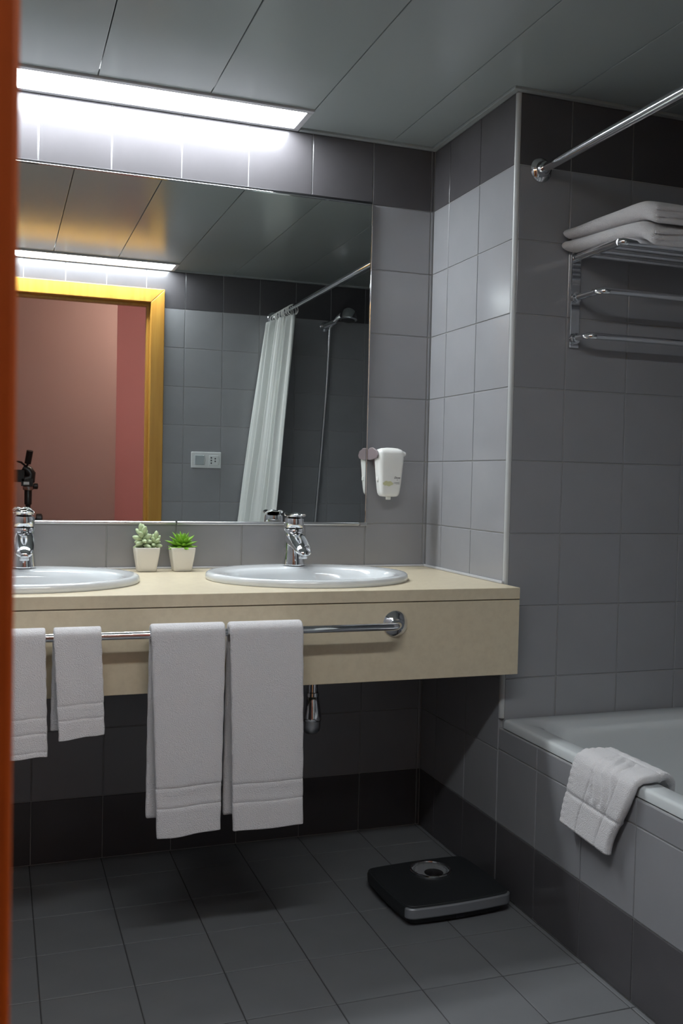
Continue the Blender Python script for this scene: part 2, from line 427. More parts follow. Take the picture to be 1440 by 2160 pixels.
# ---------------------------------------------------------------- counter
SINKS = (-.497, -1.242)
SY, SA, SB = -.31, .283, .245
ZT = .862
def holed_slab(x0, x1, y0, y1, z0, z1, holes):
    bm = bmesh.new(); edges = []
    def loop(pts):
        vs = [bm.verts.new(p) for p in pts]
        for i in range(len(vs)): edges.append(bm.edges.new((vs[i], vs[(i+1) % len(vs)])))
    loop([(x0,y0,z1),(x1,y0,z1),(x1,y1,z1),(x0,y1,z1)])
    for h in holes: loop(h)
    bmesh.ops.triangle_fill(bm, use_beauty=True, use_dissolve=False, edges=edges)
    ret = bmesh.ops.extrude_face_region(bm, geom=list(bm.faces))
    for v in [g for g in ret['geom'] if isinstance(g, bmesh.types.BMVert)]: v.co.z = z0
    bmesh.ops.recalc_face_normals(bm, faces=bm.faces)
    me = bpy.data.meshes.new('worktop'); bm.to_mesh(me); bm.free(); return me
e = thing('vanity_counter', (-.87, -.3, .631), 'long cream stone vanity counter with deep front panel under the mirror', 'counter')
o = finish(bpy.data.objects.new('worktop', holed_slab(XL+.001, -.0008, -.61, -.0008, .832, ZT, [ell(cx, SY, ZT, SA-.02, SB-.02, 40) for cx in SINKS])), 'stone', e, bevel=.0015)
part('front_panel', MB().box(XL+.001, -.0008, -.609, -.589, .631, .8295), 'stone', e, smooth=False, bevel=.0012)
part('joint_strip', MB().box(XL+.001, -.001, -.606, -.585, .8293, .8323), 'stone_joint', e, smooth=False)
part('bracket', MB().box(-.868, -.838, -.588, -.001, .78, .8315), 'trim', e, smooth=False)
part('sealant', MB().box(-.0075, -.001, -.52, -.001, ZT+.0002, ZT+.008).box(XL+.001, -.0075, -.0065, -.001, ZT+.0002, ZT+.0065), 'lamp_frame', e, smooth=False, bevel=.002)

# ---------------------------------------------------------------- washbasins
for cx, lab in zip(SINKS, ('white oval washbasin set in the counter between the small plants and the side wall', 'white oval washbasin set in the counter beside the door jamb, past the small plants')):
    e = thing('washbasin', (cx, SY, ZT), lab, 'washbasin', 'oval basins in the counter')
    rings = []
    def ring(k, z, off=0):         # k: 0 outer edge .. 1 basin edge
        return ell(cx, lerp(SY, SY-.028, k), z, lerp(SA, .232, k)+off, lerp(SB, .168, k)+off, 64, lerp(2.0, 2.15, k))
    rings += [ring(0, ZT+.0004, -.03), ring(0, ZT+.0004, -.002), ring(0, ZT+.004, 0), ring(0, ZT+.010, 0), ring(.04, ZT+.016), ring(.12, ZT+.0195), ring(.35, ZT+.020), ring(.80, ZT+.018),
              ring(.93, ZT+.0165), ring(1.0, ZT+.012)]
    for k, z in ((.97, -.002), (.94, -.025), (.88, -.065), (.76, -.105), (.55, -.13), (.3, -.142), (.12, -.146)):
        rings.append(ell(cx, SY-.028, ZT+z, .232*k, .168*k, 64, 2.1))
    part('bowl', MB().loft(rings, False, True), 'ceramic', e, angle=60, fix=False)
    part('drain', MB().lathe([(.022, 0), (.03, .001), (.03, .003), (.02, .004), (.008, .006)], c=(cx, SY-.028, ZT-.146)), 'chrome', e)
    part('overflow_ring', MB().torus((cx, SY+.112, ZT-.045), .010, .003, 'y'), 'chrome', e)

# ---------------------------------------------------------------- faucets
def faucet(cx, label):
    z0 = ZT+.0205; cy = -.120
    e = thing('faucet', (cx, cy, z0), label, 'faucet', 'chrome mixer taps')
    P = lambda x, y, z: (cx+x, cy+y, z0+z)
    b = MB()
    b.loft([ell(cx, cy+dy, z0+z, a, bb, 32) for z, a, bb, dy in ((0,.034,.034,0),(.004,.0342,.034,0),(.018,.0315,.032,0),(.040,.0295,.030,.001),(.07,.0290,.029,.002),(.09,.0292,.029,.002),(.104,.0296,.0296,.002),(.107,.028,.028,.002))])
    part('body', b, 'chrome', e)
    s = MB(); rr = []
    for t, (y, z, a, h) in enumerate(((.014,.078,.0265,.025),(-.008,.078,.0285,.0275),(-.030,.075,.0288,.0265),(-.054,.068,.0280,.0235),(-.078,.059,.0265,.0200),(-.098,.051,.0238,.0165),(-.110,.0465,.0195,.0125),(-.116,.0445,.013,.008),(-.118,.044,.004,.003))):
        rr.append([P(a*math.cos(2*PI*j/28), y+.25*h*math.sin(2*PI*j/28), z+h*math.sin(2*PI*j/28)) for j in range(28)])
    s.loft(rr); part('spout', s, 'chrome', e)
    part('aerator', MB().lathe([(.0115, 0), (.0125, .002), (.0125, .012), (.010, .016)], 20, P(0, -.094, .026)), 'steel', e)
    part('seam_ring', MB().lathe([(.0265, .1065), (.0265, .111)], 28, P(0, .002, 0)), 'black_metal', e)
    part('handle_cap', MB().lathe([(.0285, .1105), (.0295, .112), (.0290, .130), (.0275, .137), (.020, .141)], 32, P(0, .002, 0)), 'chrome', e)
    l = MB()
    def lev(u, v):
        y = lerp(.031, -.060, u); wdt = .0295*math.sqrt(max(.16, 1-((.34-u)/.36)**2)) if u < .34 else lerp(.0295, .023, (u-.34)/.66)*math.sqrt(max(.06, 1-max(0, (u-.72)/.285)**2))
        x = (2*v-1)*wdt
        z = .1415 + .004*((2*v-1)**2) + .009*smooth01((.40-u)/.40) + .007*smooth01((u-.6)/.4)
        return P(x, y+.002, z)
    l.grid(lev, 22, 10); part('lever', l, 'chrome', e, solid=.004, subsurf=1, angle=80)
    part('index_dot', MB().sphere(P(0, -.0275, .1085), .0035, 10, 6), 'black_metal', e)
faucet(-.482, 'chrome mixer tap on the washbasin nearest the side wall')
faucet(-1.242, 'chrome mixer tap on the washbasin beside the door jamb')

# ---------------------------------------------------------------- drain trap
e = thing('drain_trap', (-.474, -.30, .42), 'chrome bottle trap hanging below the counter behind the towels', 'drain')
c = (-.474, -.30, 0)
part('tailpipe', MB().lathe([(.016, .49), (.016, .716)], 20, c), 'chrome', e)
part('collar', MB().lathe([(.016, .53), (.020, .531), (.020, .541), (.016, .542)], 20, c), 'chrome', e)
part('bottle', MB().lathe([(.027, .462), (.0285, .466), (.0275, .474), (.0235, .50), (.0185, .528), (.0165, .532)], 28, c), 'chrome', e)
part('cup', MB().lathe([(.008, .4235), (.016, .426), (.0235, .434), (.0255, .445), (.0255, .4615)], 28, c), 'steel', e)
part('outlet_pipe', MB().tube([(-.474, -.275, .515), (-.474, -.15, .515), (-.474, -.002, .515)], .013, 14), 'chrome', e)
part('wall_rose', MB().lathe([(.014, .014), (.027, .008), (.029, .001)], 24, (-.474, 0, .515), 'y'), 'chrome', e)

# ---------------------------------------------------------------- towel bar on the counter front
BY, BZ, BR = -.672, .779, .0095
e = thing('towel_rail', (-.87, -.61, .777), 'chrome towel rail fixed along the front of the cream counter', 'towel rail')
part('bar', MB().tube([(-.366, -.618, BZ), (-.366, -.640, BZ), (-.369, -.655, BZ), (-.378, -.667, BZ), (-.392, BY, BZ)] + [(x, BY, BZ) for x in (-.6, -.87, -1.1, -1.35)] + [(-1.376, -.667, BZ), (-1.385, -.655, BZ), (-1.388, -.640, BZ), (-1.388, -.618, BZ)], BR, 16), 'chrome', e)
for x in (-.358, -1.396):
    part('flange', MB().lathe([(.033, .0005), (.0335, .003), (.031, .007), (.020, .013), (.014, .018), (.0125, .030)], 32, (x, -.609, .777), 'y'), 'chrome', e)

# ---------------------------------------------------------------- hanging towels
def towel(label, xt, xb, zf, zb, band_z, shift, th=.012, seed=0):
    """xt/xb: left and right at the rail and at the hem; zf/zb: hem height front (left,right) and back; band_z: heights of the woven bands"""
    R = BR + th/2 + .0005; rnd = random.Random(seed)
    ph = [rnd.uniform(0, 6) for _ in range(6)]
    def path(u, s):
        """s 0..1 front hem -> rail, 1..2 arc, 2..3 rail -> back hem"""
        xl, xr = xt
        if s <= 1:
            t = 1-s; zh = lerp(zf[0], zf[1], u); z = lerp(BZ, zh, t); y = BY-R-.002*math.sin(PI*t)-.006*t*t
            g = 0
            for zb_, wd, dp in band_z:
                g += dp*math.exp(-((z-zb_-(lerp(zf[0], zf[1], u)-min(zf))*.6)/wd)**2)
            y += g
            k = t
        elif s <= 2:
            a = (s-1)*PI; z = BZ+R*math.sin(a); y = BY-R*math.cos(a); k = 0
        else:
            t = s-2; zh = zb; z = lerp(BZ, zh, t); y = BY+R+.004*t*math.sin(3*t); k = t
        x0 = lerp(xt[0], xb[0], k); x1 = lerp(xt[1], xb[1], k)
        if s > 2: x0 += shift*t; x1 += shift*t*.6
        x = lerp(x0, x1, u)
        wv = .0022*math.sin(5*u+ph[0]+2*k)*k + .0015*math.sin(11*u+ph[1]-3*k)*k
        edge = .0005*math.sin(40*k+ph[2])*(abs(u-.5)*2)**6
        return (x+edge, y+wv*(1 if s <= 1 else -.4), z+.0012*math.sin(9*u+ph[3])*k)
    S = [i/150 for i in range(151)] + [1+i/10 for i in range(1, 11)] + [2+i/30 for i in range(1, 31)]
    mb = MB(); nu = 22
    mb.add([path(i/nu, s) for s in S for i in range(nu+1)], [(a*(nu+1)+i, a*(nu+1)+i+1, (a+1)*(nu+1)+i+1, (a+1)*(nu+1)+i) for a in range(len(S)-1) for i in range(nu)])
    o = solo('hand_towel', mb, 'towel', label, 'towel', 'white towels over the rail', solid=th, subsurf=1, angle=180)
    return o
bandA = [(.432, .0028, .0048), (.386, .0028, .0048), (.409, .018, .0022)]
bandB = [(.428, .0028, .0040), (.384, .0028, .0036), (.406, .018, .0016)]
towel('long white hand towel on the rail next to the short towels', (-.982, -.812), (-.964, -.818), (.318, .327), .352, bandA, -.020, .015, 1)
towel('long white hand towel at the free end of the rail, towards its wall flange', (-.803, -.626), (-.789, -.619), (.318, .320), .343, bandB, -.016, .015, 2)
bandC = [(.632, .0025, .0036), (.600, .0025, .0036)]
bandD = [(.608, .0025, .0036), (.574, .0025, .0036), (.534, .0025, .0036)]
towel('short white guest towel on the rail next to the long towels', (-1.192, -1.090), (-1.179, -1.081), (.557, .566), .570, bandC, -.016, .013, 3)
towel('short white guest towel on the rail, half hidden by the door jamb', (-1.318, -1.208), (-1.315, -1.201), (.522, .524), .545, bandD, -.012, .013, 4)

# ---------------------------------------------------------------- plants
def pot(e):
    rings = []
    for z, a in ((.0, .0235), (.003, .0262), (.015, .0278), (.035, .0310), (.055, .0338), (.066, .0348), (.069, .0343), (.0695, .0325), (.066, .0312), (.060, .0305)):
        rings.append(rrect(0, 0, z, a, a, min(.0075, a*.3), 4))
    return part('pot', MB().loft(rings, True, True), 'pot', e, angle=50)
def leaf_mesh(name, L, wd, th, tip, mt):
    mb = MB(); rr = []
    prof = ((0, .25), (.08, .45), (.25, .8), (.45, 1.0), (.65, .95 if not tip else .85), (.82, .72 if not tip else .5), (.94, .42 if not tip else .2), (1, .08))
    for t, k in prof:
        rr.append([(wd*k*math.cos(2*PI*j/10), th*k*math.sin(2*PI*j/10)+(L*.10*t*t if tip else 0), L*t) for j in range(10)])
    mb.loft(rr); me = mb.mesh(name, True, 80); me.materials.append(M[mt]); return me
def leaf(e, me, p, az, tilt, sc, roll=0):
    """tilt from vertical, azimuth az"""
    o = bpy.data.objects.new('leaf', me); o.parent = e
    o.matrix_basis = Matrix.Translation(p) @ Matrix.Rotation(az-PI/2, 4, 'Z') @ Matrix.Rotation(-tilt, 4, 'X') @ Matrix.Rotation(roll, 4, 'Z') @ Matrix.Scale(sc, 4)
    COL.objects.link(o)
PX = .001
e = thing('potted_succulent', (-.905, -.062, ZT), 'pale green bean-leaved succulent in a square white pot on the counter', 'potted plant', 'small potted succulents', rz=PX)
pot(e); part('soil', MB().loft([rrect(0, 0, .058, .031, .031, .007, 4), rrect(0, 0, .0625, .0306, .0306, .007, 4)]), 'soil', e)
lm = leaf_mesh('bean_leaf', .030, .0078, .0070, False, 'sedum')
def sprig(p0, p1, n, sc, seed):
    rnd = random.Random(seed); p0, p1 = Vector(p0), Vector(p1)
    part('stem', MB().tube([p0, p0.lerp(p1, .5)+Vector((.002, 0, 0)), p1], [.0025, .002, .0016], 8), 'stem', e)
    for i in range(n):
        t = .30+.70*i/(n-1); a = i*2.4+seed
        tl = lerp(1.85, .25, (i/(n-1))**1.4)+rnd.uniform(-.12, .12)
        leaf(e, lm, p0.lerp(p1, t), a, tl, sc*rnd.uniform(.8, 1.1))
sprig((-.008, -.004, .060), (-.014, -.006, .108), 17, 1.0, 3)
sprig((.014, .000, .060), (.026, -.004, .088), 14, .92, 5)
sprig((-.002, .016, .060), (.004, .020, .086), 8, .85, 8)
e = thing('potted_succulent', (-.803, -.062, ZT), 'bright green pointed rosette succulent in a square white pot on the counter', 'potted plant', 'small potted succulents', rz=PX)
pot(e); part('soil', MB().loft([rrect(0, 0, .058, .031, .031, .007, 4), rrect(0, 0, .0625, .0306, .0306, .007, 4)]), 'soil', e)
part('stem', MB().tube([(0, 0, .058), (0, 0, .068), (0, 0, .078)], [.006, .005, .004], 8), 'stem', e)
lm2 = leaf_mesh('pointed_leaf', .052, .0092, .0045, True, 'echeveria')
rnd = random.Random(4)
for ring_, (n, tl, sc) in enumerate(((9, 1.42, .95), (9, 1.08, 1.0), (8, .75, 1.0), (6, .42, .95), (4, .15, .8))):
    for i in range(n):
        leaf(e, lm2, (0, 0, .066+.002*ring_), 2*PI*i/n+ring_*.6+rnd.uniform(-.1, .1), tl+rnd.uniform(-.1, .1), sc*rnd.uniform(.85, 1.05))

# ---------------------------------------------------------------- soap dispenser
e = thing('soap_dispenser', (-.166, 0, 1.08), 'white liquid soap dispenser in a wall bracket beside the mirror', 'soap dispenser')
sx, sy = -.162, -.066
part('wall_plate', MB().loft([[(x, y, z) for x, z in [(sx+.03*math.cos(t), 1.20+.035*math.sin(t)) for t in [2*PI*j/24 for j in range(24)]]] for y in (-.0008, -.006)]), 'holder', e)
part('neck', MB().box(sx-.016, sx+.016, -.046, -.006, 1.188, 1.222), 'holder', e, bevel=.004)
def arm(x0, x1, y1):
    poly = [(0, 1.202), (-.03, 1.200), (y1, 1.206), (y1-.010, 1.216), (y1, 1.230), (-.045, 1.240), (-.02, 1.239), (0, 1.232)]
    mb = MB(); n = len(poly)
    mb.add([(x0, y-.001, z) for y, z in poly]+[(x1, y-.001, z) for y, z in poly], [tuple(range(n)), tuple(range(2*n-1, n-1, -1))]+[(i, i+n, (i+1)%n+n, (i+1)%n) for i in range(n)])
    return mb
part('arm', arm(-.2110, -.2062, -.080), 'holder', e, smooth=False, bevel=.002)
part('pivot', MB().lathe([(.007, 0), (.0095, .002), (.0095, .012), (.012, .016)], 18, (-.2066+.0005, sy, 1.218), 'x'), 'plastic', e)
part('pivot', MB().lathe([(.010, 0), (.008, .006), (.006, .010)], 18, (sx+.0445, sy, 1.221), 'x'), 'plastic', e)
rings = []
for z, a, b in ((1.0875, .018, .010), (1.0885, .025, .015), (1.092, .0295, .0185), (1.099, .0325, .021), (1.112, .0345, .0225), (1.14, .0375, .0245), (1.17, .040, .026), (1.20, .0425, .0275), (1.222, .0435, .028), (1.229, .0415, .0265), (1.234, .035, .022), (1.238, .024, .015), (1.2395, .010, .006)):
    rings.append(rrect(sx, sy, z, a, b, min(a, b)*.55, 6))
bt = part('bottle', MB().loft(rings), 'plastic', e, angle=60)
part('nozzle', MB().box(sx-.007, sx+.007, sy-.006, sy+.006, 1.078, 1.0885), 'plastic', e, bevel=.002)
part('lever', MB().box(sx-.0405, sx-.036, sy-.010, sy+.004, 1.136, 1.148), 'plastic', e, bevel=.001)
# print on the bottle front, laid on its sloping face
def face_y(z):
    zs = ((1.099, .021), (1.112, .0225), (1.14, .0245), (1.17, .026), (1.20, .0275))
    for (a, p), (b, q) in zip(zs, zs[1:]):
        if a <= z <= b: return sy-lerp(p, q, (z-a)/(b-a))
    return sy-.0275
def text_mesh(txt, size, shear, bold):
    cu = bpy.data.curves.new('t', 'FONT'); cu.body = txt; cu.size = size; cu.shear = shear; cu.align_x = 'CENTER'; cu.offset = bold; cu.resolution_u = 3
    ob = bpy.data.objects.new('t', cu); COL.objects.link(ob)
    dg = bpy.context.evaluated_depsgraph_get(); dg.update()
    me = bpy.data.meshes.new_from_object(ob.evaluated_get(dg)); bpy.data.objects.remove(ob); return me
def put_print(name, me, mt, x, z, off=.0009):
    o = bpy.data.objects.new(name, me); me.materials.clear(); me.materials.append(M[mt])
    sl = math.atan((face_y(z+.006)-face_y(z-.006))/.012)
    o.matrix_basis = Matrix.Translation((x, face_y(z)-off, z)) @ Matrix.Rotation(PI/2+sl, 4, 'X')
    o.parent = e; o.matrix_parent_inverse = LOC[e].inverted(); COL.objects.link(o); return o
put_print('printed_word', text_mesh('Dove', .0088, .3, .00012), 'ink', sx+.018, 1.1440)
put_print('printed_mark', MB().prism([(-.0018,0),(0,-.0009),(.0018,.0004),(.0008,.001),(0,.0004),(-.0008,.0012)], 0, .0002).mesh('p', False), 'ink', sx+.019, 1.1395)
pm = MB()
for k, (a, b) in enumerate(((-.009, .011), (-.005, .011), (-.011, .011), (-.002, .011))):
    pm.prism([(a, -.0019*k), (b, -.0019*k), (b, -.0019*k+.0006), (a, -.0019*k+.0006)], 0, .0002)
put_print('printed_lines', pm.mesh('p', False), 'ink_grey', sx+.016, 1.1325)
pm = MB().prism([(.017*math.cos(2*PI*j/20)*(1+.15*math.sin(3*j)), .0075*math.sin(2*PI*j/20)*(1+.2*math.cos(2*j))) for j in range(20)], 0, .0002)
put_print('printed_motif', pm.mesh('p', False), 'print_green', sx-.012, 1.1285, .0012)

# ---------------------------------------------------------------- bathtub
e = thing('bathtub', (.36, -1.36, .1), 'white enamel bathtub behind the grey tiled apron', 'bathtub')
cx, cy = (.006+XR-.002)/2, (YJ-.001+YD+.002)/2
A, B = (XR-.002-.006)/2, (YJ-.001-YD-.002)/2
rings = [rrect(cx, cy, .4645, A-.004, B-.001, .008), rrect(cx, cy, .4655, A, B, .010), rrect(cx, cy, .483, A, B, .012), rrect(cx, cy, .4885, A-.004, B-.003, .012), rrect(cx, cy, .490, A-.010, B-.008, .014),
         rrect(cx, cy, .4885, A-.052, B-.050, .05), rrect(cx, cy, .484, A-.060, B-.060, .07), rrect(cx, cy, .470, A-.066, B-.072, .09), rrect(cx, cy, .40, A-.078, B-.10, .11), rrect(cx, cy, .25, A-.10, B-.16, .13),
         rrect(cx, cy, .16, A-.13, B-.22, .12), rrect(cx, cy, .125, A-.17, B-.28, .10), rrect(cx, cy, .115, A-.22, B-.36, .06)]
part('shell', MB().loft(rings, False, True), 'enamel', e, angle=70, fix=False)
part('drain', MB().lathe([(.02, 0), (.032, .001), (.032, .004), (.01, .006)], 24, (cx, -1.72, .1155)), 'chrome', e)
part('foot', MB().box(.2, .24, -1.9, -1.86, ZF, .12), 'steel', e, smooth=False)
part('foot', MB().box(.48, .52, -1.9, -1.86, ZF, .12), 'steel', e, smooth=False)
part('foot', MB().box(.2, .24, -.9, -.86, ZF, .14), 'steel', e, smooth=False)
part('foot', MB().box(.48, .52, -.9, -.86, ZF, .14), 'steel', e, smooth=False)

# ---------------------------------------------------------------- bath mat over the rim
def mat_surface(off, w0, w1, l0, l1, relief=True):
    """sheet draped over the tub rim: s runs from the outer hem up, over the rim and into the tub; w across"""
    P = [(-.019, .318), (-.013, .40), (-.010, .462), (-.004, .4895), (.012, .4985), (.055, .4985), (.085, .4955), (.108, .477), (.118, .44), (.122, .415)]
    cum = [0]
    for a, b in zip(P, P[1:]): cum.append(cum[-1]+math.dist(a, b))
    def pos(d):
        d = max(0, min(cum[-1]-1e-6, d))
        for i in range(len(P)-1):
            if d <= cum[i+1]:
                t = (d-cum[i])/(cum[i+1]-cum[i])
                a, b = Vector(P[i]), Vector(P[i+1]); tg = (b-a).normalized()
                return a.lerp(b, t), Vector((-tg.y, tg.x))
    def fn(u, s):
        d = lerp(l0, l1, s); tt = d/cum[-1]; uu = min(u, .90)
        dd = d + .012*(1-uu)*(1-tt)
        p, n = pos(dd)
        right = lerp(lerp(-1.058, -1.125, smooth01(tt/.5)), -1.080, smooth01((tt-.55)/.45))
        left = lerp(lerp(-.880, -.912, smooth01(tt/.5)), -.905, smooth01((tt-.55)/.45))
        y = lerp(left, right, uu/.90); h = off
        if u > .90 and relief:                 # the fold at the right edge rolls under
            a = (u-.90)/.10*PI; y -= .0055*math.sin(a); h -= .0055*(1-math.cos(a))
        if relief:
            a, b = u/.9, s
            def gro(v, c, wd): return math.exp(-((v-c)/wd)**2)
            h -= .0036*((gro(a, .36, .010)+gro(a, .80, .012)) if b < .60 else 0)
            h -= .0036*(gro(b, .20, .010)+gro(b, .60, .010))
            if .39 < a < .77 and .22 < b < .58:
                k = (b-.22)/.36*.9 + (a-.39)/.38*1.1; w_ = min(1, (a-.39)/.03, (.77-a)/.03, (b-.22)/.03, (.58-b)/.03)
                h += .0042*math.sin(2*PI*k*2.2)*w_
            if a < .09: h += .0009*math.sin(2*PI*b*22)
            if b > .62: h += .0018*math.sin(2*PI*(a*5+b*3))*gro(b, .70, .04)
        return (p.x+n.x*h, y, p.y+n.y*h)
    return fn
mb = MB().grid(mat_surface(.010, 0, 1, 0, .40), 70, 90)
e = thing('bath_mat', (-.02, -.97, .30), 'folded white bath mat with leaf relief hanging over the tub rim', 'bath mat')
part('upper_layer', mb, 'towel', e, solid=.009, subsurf=0, angle=180)
part('lower_layer', MB().grid(mat_surface(-.001, 0, 1, .004, .40, False), 30, 60), 'towel', e, solid=.007, angle=180)

# ---------------------------------------------------------------- bathroom scale
e = thing('bathroom_scale', (-.187, -.535, ZF), 'dark bathroom scale with round dial window on the floor by the tiled wall', 'scale', rz=math.radians(2.5))
def bow(a, b, z, k=.008, r=.02, n=8):
    """rectangle with slightly bowed sides"""
    out = []
    for x, y, _ in rrect(0, 0, 0, a, b, r, 4):
        pass
    pts = rrect(0, 0, z, a, b, r, 4); res = []
    for i, p in enumerate(pts):
        q = pts[(i+1) % len(pts)]
        L = math.dist(p, q)
        m_ = n if L > .08 else 1
        for j in range(m_):
            t = j/m_; x, y = lerp(p[0], q[0], t), lerp(p[1], q[1], t)
            x *= 1+k/a*(1-(y/b)**2); y *= 1+k/b*(1-(x/a)**2 if abs(x) < a else 0)
            res.append((x, y, z))
    return res
part('base', MB().loft([bow(.132, .118, .004), bow(.136, .122, .006), bow(.137, .123, .019), bow(.134, .120, .021)]), 'black', e)
part('platform', MB().loft([bow(.146, .131, .0205), bow(.149, .134, .023), bow(.150, .135, .042), bow(.148, .133, .0495), bow(.143, .128, .0515)]), 'rubber', e)
fr_ = sorted([p[:2] for p in bow(.1512, .1365, 0) if p[1] < -.108], key=lambda p: p[0])
part('front_trim', MB().prism(fr_ + [(fr_[-1][0]-.012, fr_[-1][1]), (fr_[0][0]+.012, fr_[0][1])], .0225, .0500), 'scale_silver', e, bevel=.004, segs=3)
part('rubber_mat', MB().loft([bow(.1445, .1265, .0510, .008, .018), bow(.1435, .1255, .0526, .008, .018)]), 'rubber', e)
part('front_slot', MB().box(-.012, .012, -.1325, -.128, .007, .016), 'ink', e, smooth=False)
for x in (-.11, .11):
    for y in (-.095, .095):
        part('foot', MB().lathe([(.014, .0003), (.015, .002), (.014, .0055)], 16, (x, y, 0)), 'rubber', e)
dc = (.012, .060, .0526)
part('dial_ring', MB().lathe([(.050, .0), (.0575, .0), (.0580, .0045), (.0555, .0065), (.0515, .0055), (.050, .002)], 40, dc, cap0=False, cap1=False), 'chrome', e)
part('dial_face', MB().lathe([(.0502, .0003), (.0502, .0012)], 40, dc), 'dial', e)
tk = MB()
for i in range(72):
    a = 2*PI*i/72; r0 = .040 if i % 6 == 0 else .0435
    c_, s_ = math.cos(a), math.sin(a); hw = .0006
    pts = [(r0*c_-hw*s_, r0*s_+hw*c_), (r0*c_+hw*s_, r0*s_-hw*c_), (.0475*c_+hw*s_, .0475*s_-hw*c_), (.0475*c_-hw*s_, .0475*s_+hw*c_)]
    tk.prism([(dc[0]+x, dc[1]+y) for x, y in pts], dc[2]+.0012, dc[2]+.0015)
part('dial_marks', tk, 'ink', e, smooth=False)
part('dial_hub', MB().lathe([(.026, .0012), (.026, .0018)], 32, (dc[0], dc[1]-.020, dc[2])), 'rubber', e)
part('window', MB().lathe([(.0505, .0042), (.0505, .0052)], 40, dc), 'glass', e)

# ---------------------------------------------------------------- curtain rod
RX, RZ = .076, 1.992
e = thing('curtain_rod', (RX, -1.36, RZ), 'chrome shower curtain rod running high above the tub', 'curtain rod')
part('tube', MB().tube([(RX, YJ-.002, RZ), (RX, -1.3, RZ), (RX, YD+.002, RZ)], .0122, 20), 'chrome', e)
part('flange', MB().lathe([(.0325, .0006), (.0330, .004), (.029, .009), (.021, .013), (.019, .020), (.0165, .026)], 32, (RX, YJ, RZ), 'y'), 'chrome', e)
part('flange', MB().lathe([(.0325, .0006), (.0330, .004), (.029, .009), (.021, .013), (.019, .020), (.0165, .026)], 32, (RX, YD, RZ), 'Y'), 'chrome', e)

# ---------------------------------------------------------------- shower curtain
e = thing('shower_curtain', (.05, -2.0, .30), 'white shower curtain drawn together at the doorway end of the rod', 'curtain')
NF = 5.5
def curt(u, v):
    y = lerp(-1.835, -2.168, u); z = lerp(1.955, .30, v)
    base = lerp(.072, .038, u)
    k = smooth01(v*1.1)
    drift = -lerp(.085, .125, u)*v*1.62 - .075*smooth01((v-.62)/.22)
    amp = (.010+.016*smooth01(u*2.2))*(1+.5*k*math.sin(PI*min(1, u+.08)))
    ph = 2*PI*NF*u**.9
    x = base+drift+amp*math.sin(ph+.5*math.sin(2.2*v)) + .008*math.sin(2.3*ph+3*v)
    y2 = y + .012*math.sin(ph*.5+2*v) + .010*math.cos(ph)
    y2 += .004*math.sin(14*v+5*u)
    return (min(x, .14), max(-2.188, y2), z + .006*math.cos(2*ph)*(1-v)*(v < .02))
part('fabric', MB().grid(curt, 150, 60), 'curtain', e, angle=180, solid=.0012)
for i in range(11):
    u = .03+.94*i/10; y = lerp(-1.835, -2.168, u)+.012*math.sin(PI*NF*u**.9)
    part('ring', MB().torus((RX, y, RZ-.012), .0265, .0022, 'y'), 'plastic', e)

# ---------------------------------------------------------------- shower set on the door wall
e = thing('shower_set', (.37, YD, .62), 'chrome hand shower on a wall holder with a long metal hose over the tub', 'shower')
hx = .385
part('wall_bracket', MB().lathe([(.026, .001), (.027, .006), (.022, .012), (.014, .018), (.012, .045)], 24, (hx-.02, YD, 1.965), 'Y'), 'chrome', e)
part('holder', MB().tube([(hx-.045, YD+.05, 1.958), (hx, YD+.055, 1.978), (hx+.022, YD+.06, 1.99)], [.014, .019, .017], 16), 'chrome', e)
part('handle', MB().tube([(hx-.008, YD+.058, 1.955), (hx+.01, YD+.062, 1.985), (hx+.030, YD+.075, 2.010), (hx+.05, YD+.09, 2.028)], [.010, .012, .014, .016], 14), 'chrome', e)
hd = part('shower_head', MB().lathe([(.010, .050), (.026, .046), (.040, .032), (.047, .012), (.0495, -.004), (.0495, -.012), (.046, -.016), (.034, -.018)], 28), 'chrome', e)
hd.matrix_basis = Matrix.Translation((hx+.080, YD+.10, 2.012)) @ Matrix.Rotation(.10, 4, 'Y') @ Matrix.Rotation(.12, 4, 'X')
nz = part('spray_plate', MB().lathe([(.038, -.0165), (.038, -.020), (.010, -.021)], 24), 'black', None)
nz.parent = hd
part('hose', MB().tube([(hx-.008, YD+.058, 1.958), (hx-.012, YD+.055, 1.85), (hx-.018, YD+.045, 1.6), (hx-.035, YD+.04, 1.3), (hx-.06, YD+.045, .98), (hx-.075, YD+.06, .82), (hx-.05, YD+.075, .70), (hx-.02, YD+.07, .655)], .0068, 12), 'steel', e)
part('mixer_body', MB().tube([(hx-.09, YD+.055, .67), (hx+.09, YD+.055, .67)], .021, 18), 'chrome', e)
for s in (-1, 1):
    part('knob', MB().lathe([(.02, 0), (.028, .004), (.028, .03), (.02, .036)], 20, (hx+.02+s*.126-.02-.018, YD+.055, .67), 'x'), 'chrome', e)
    part('wall_union', MB().lathe([(.03, .001), (.03, .006), (.014, .012), (.014, .05)], 20, (hx+s*.075, YD, .67), 'Y'), 'chrome', e)

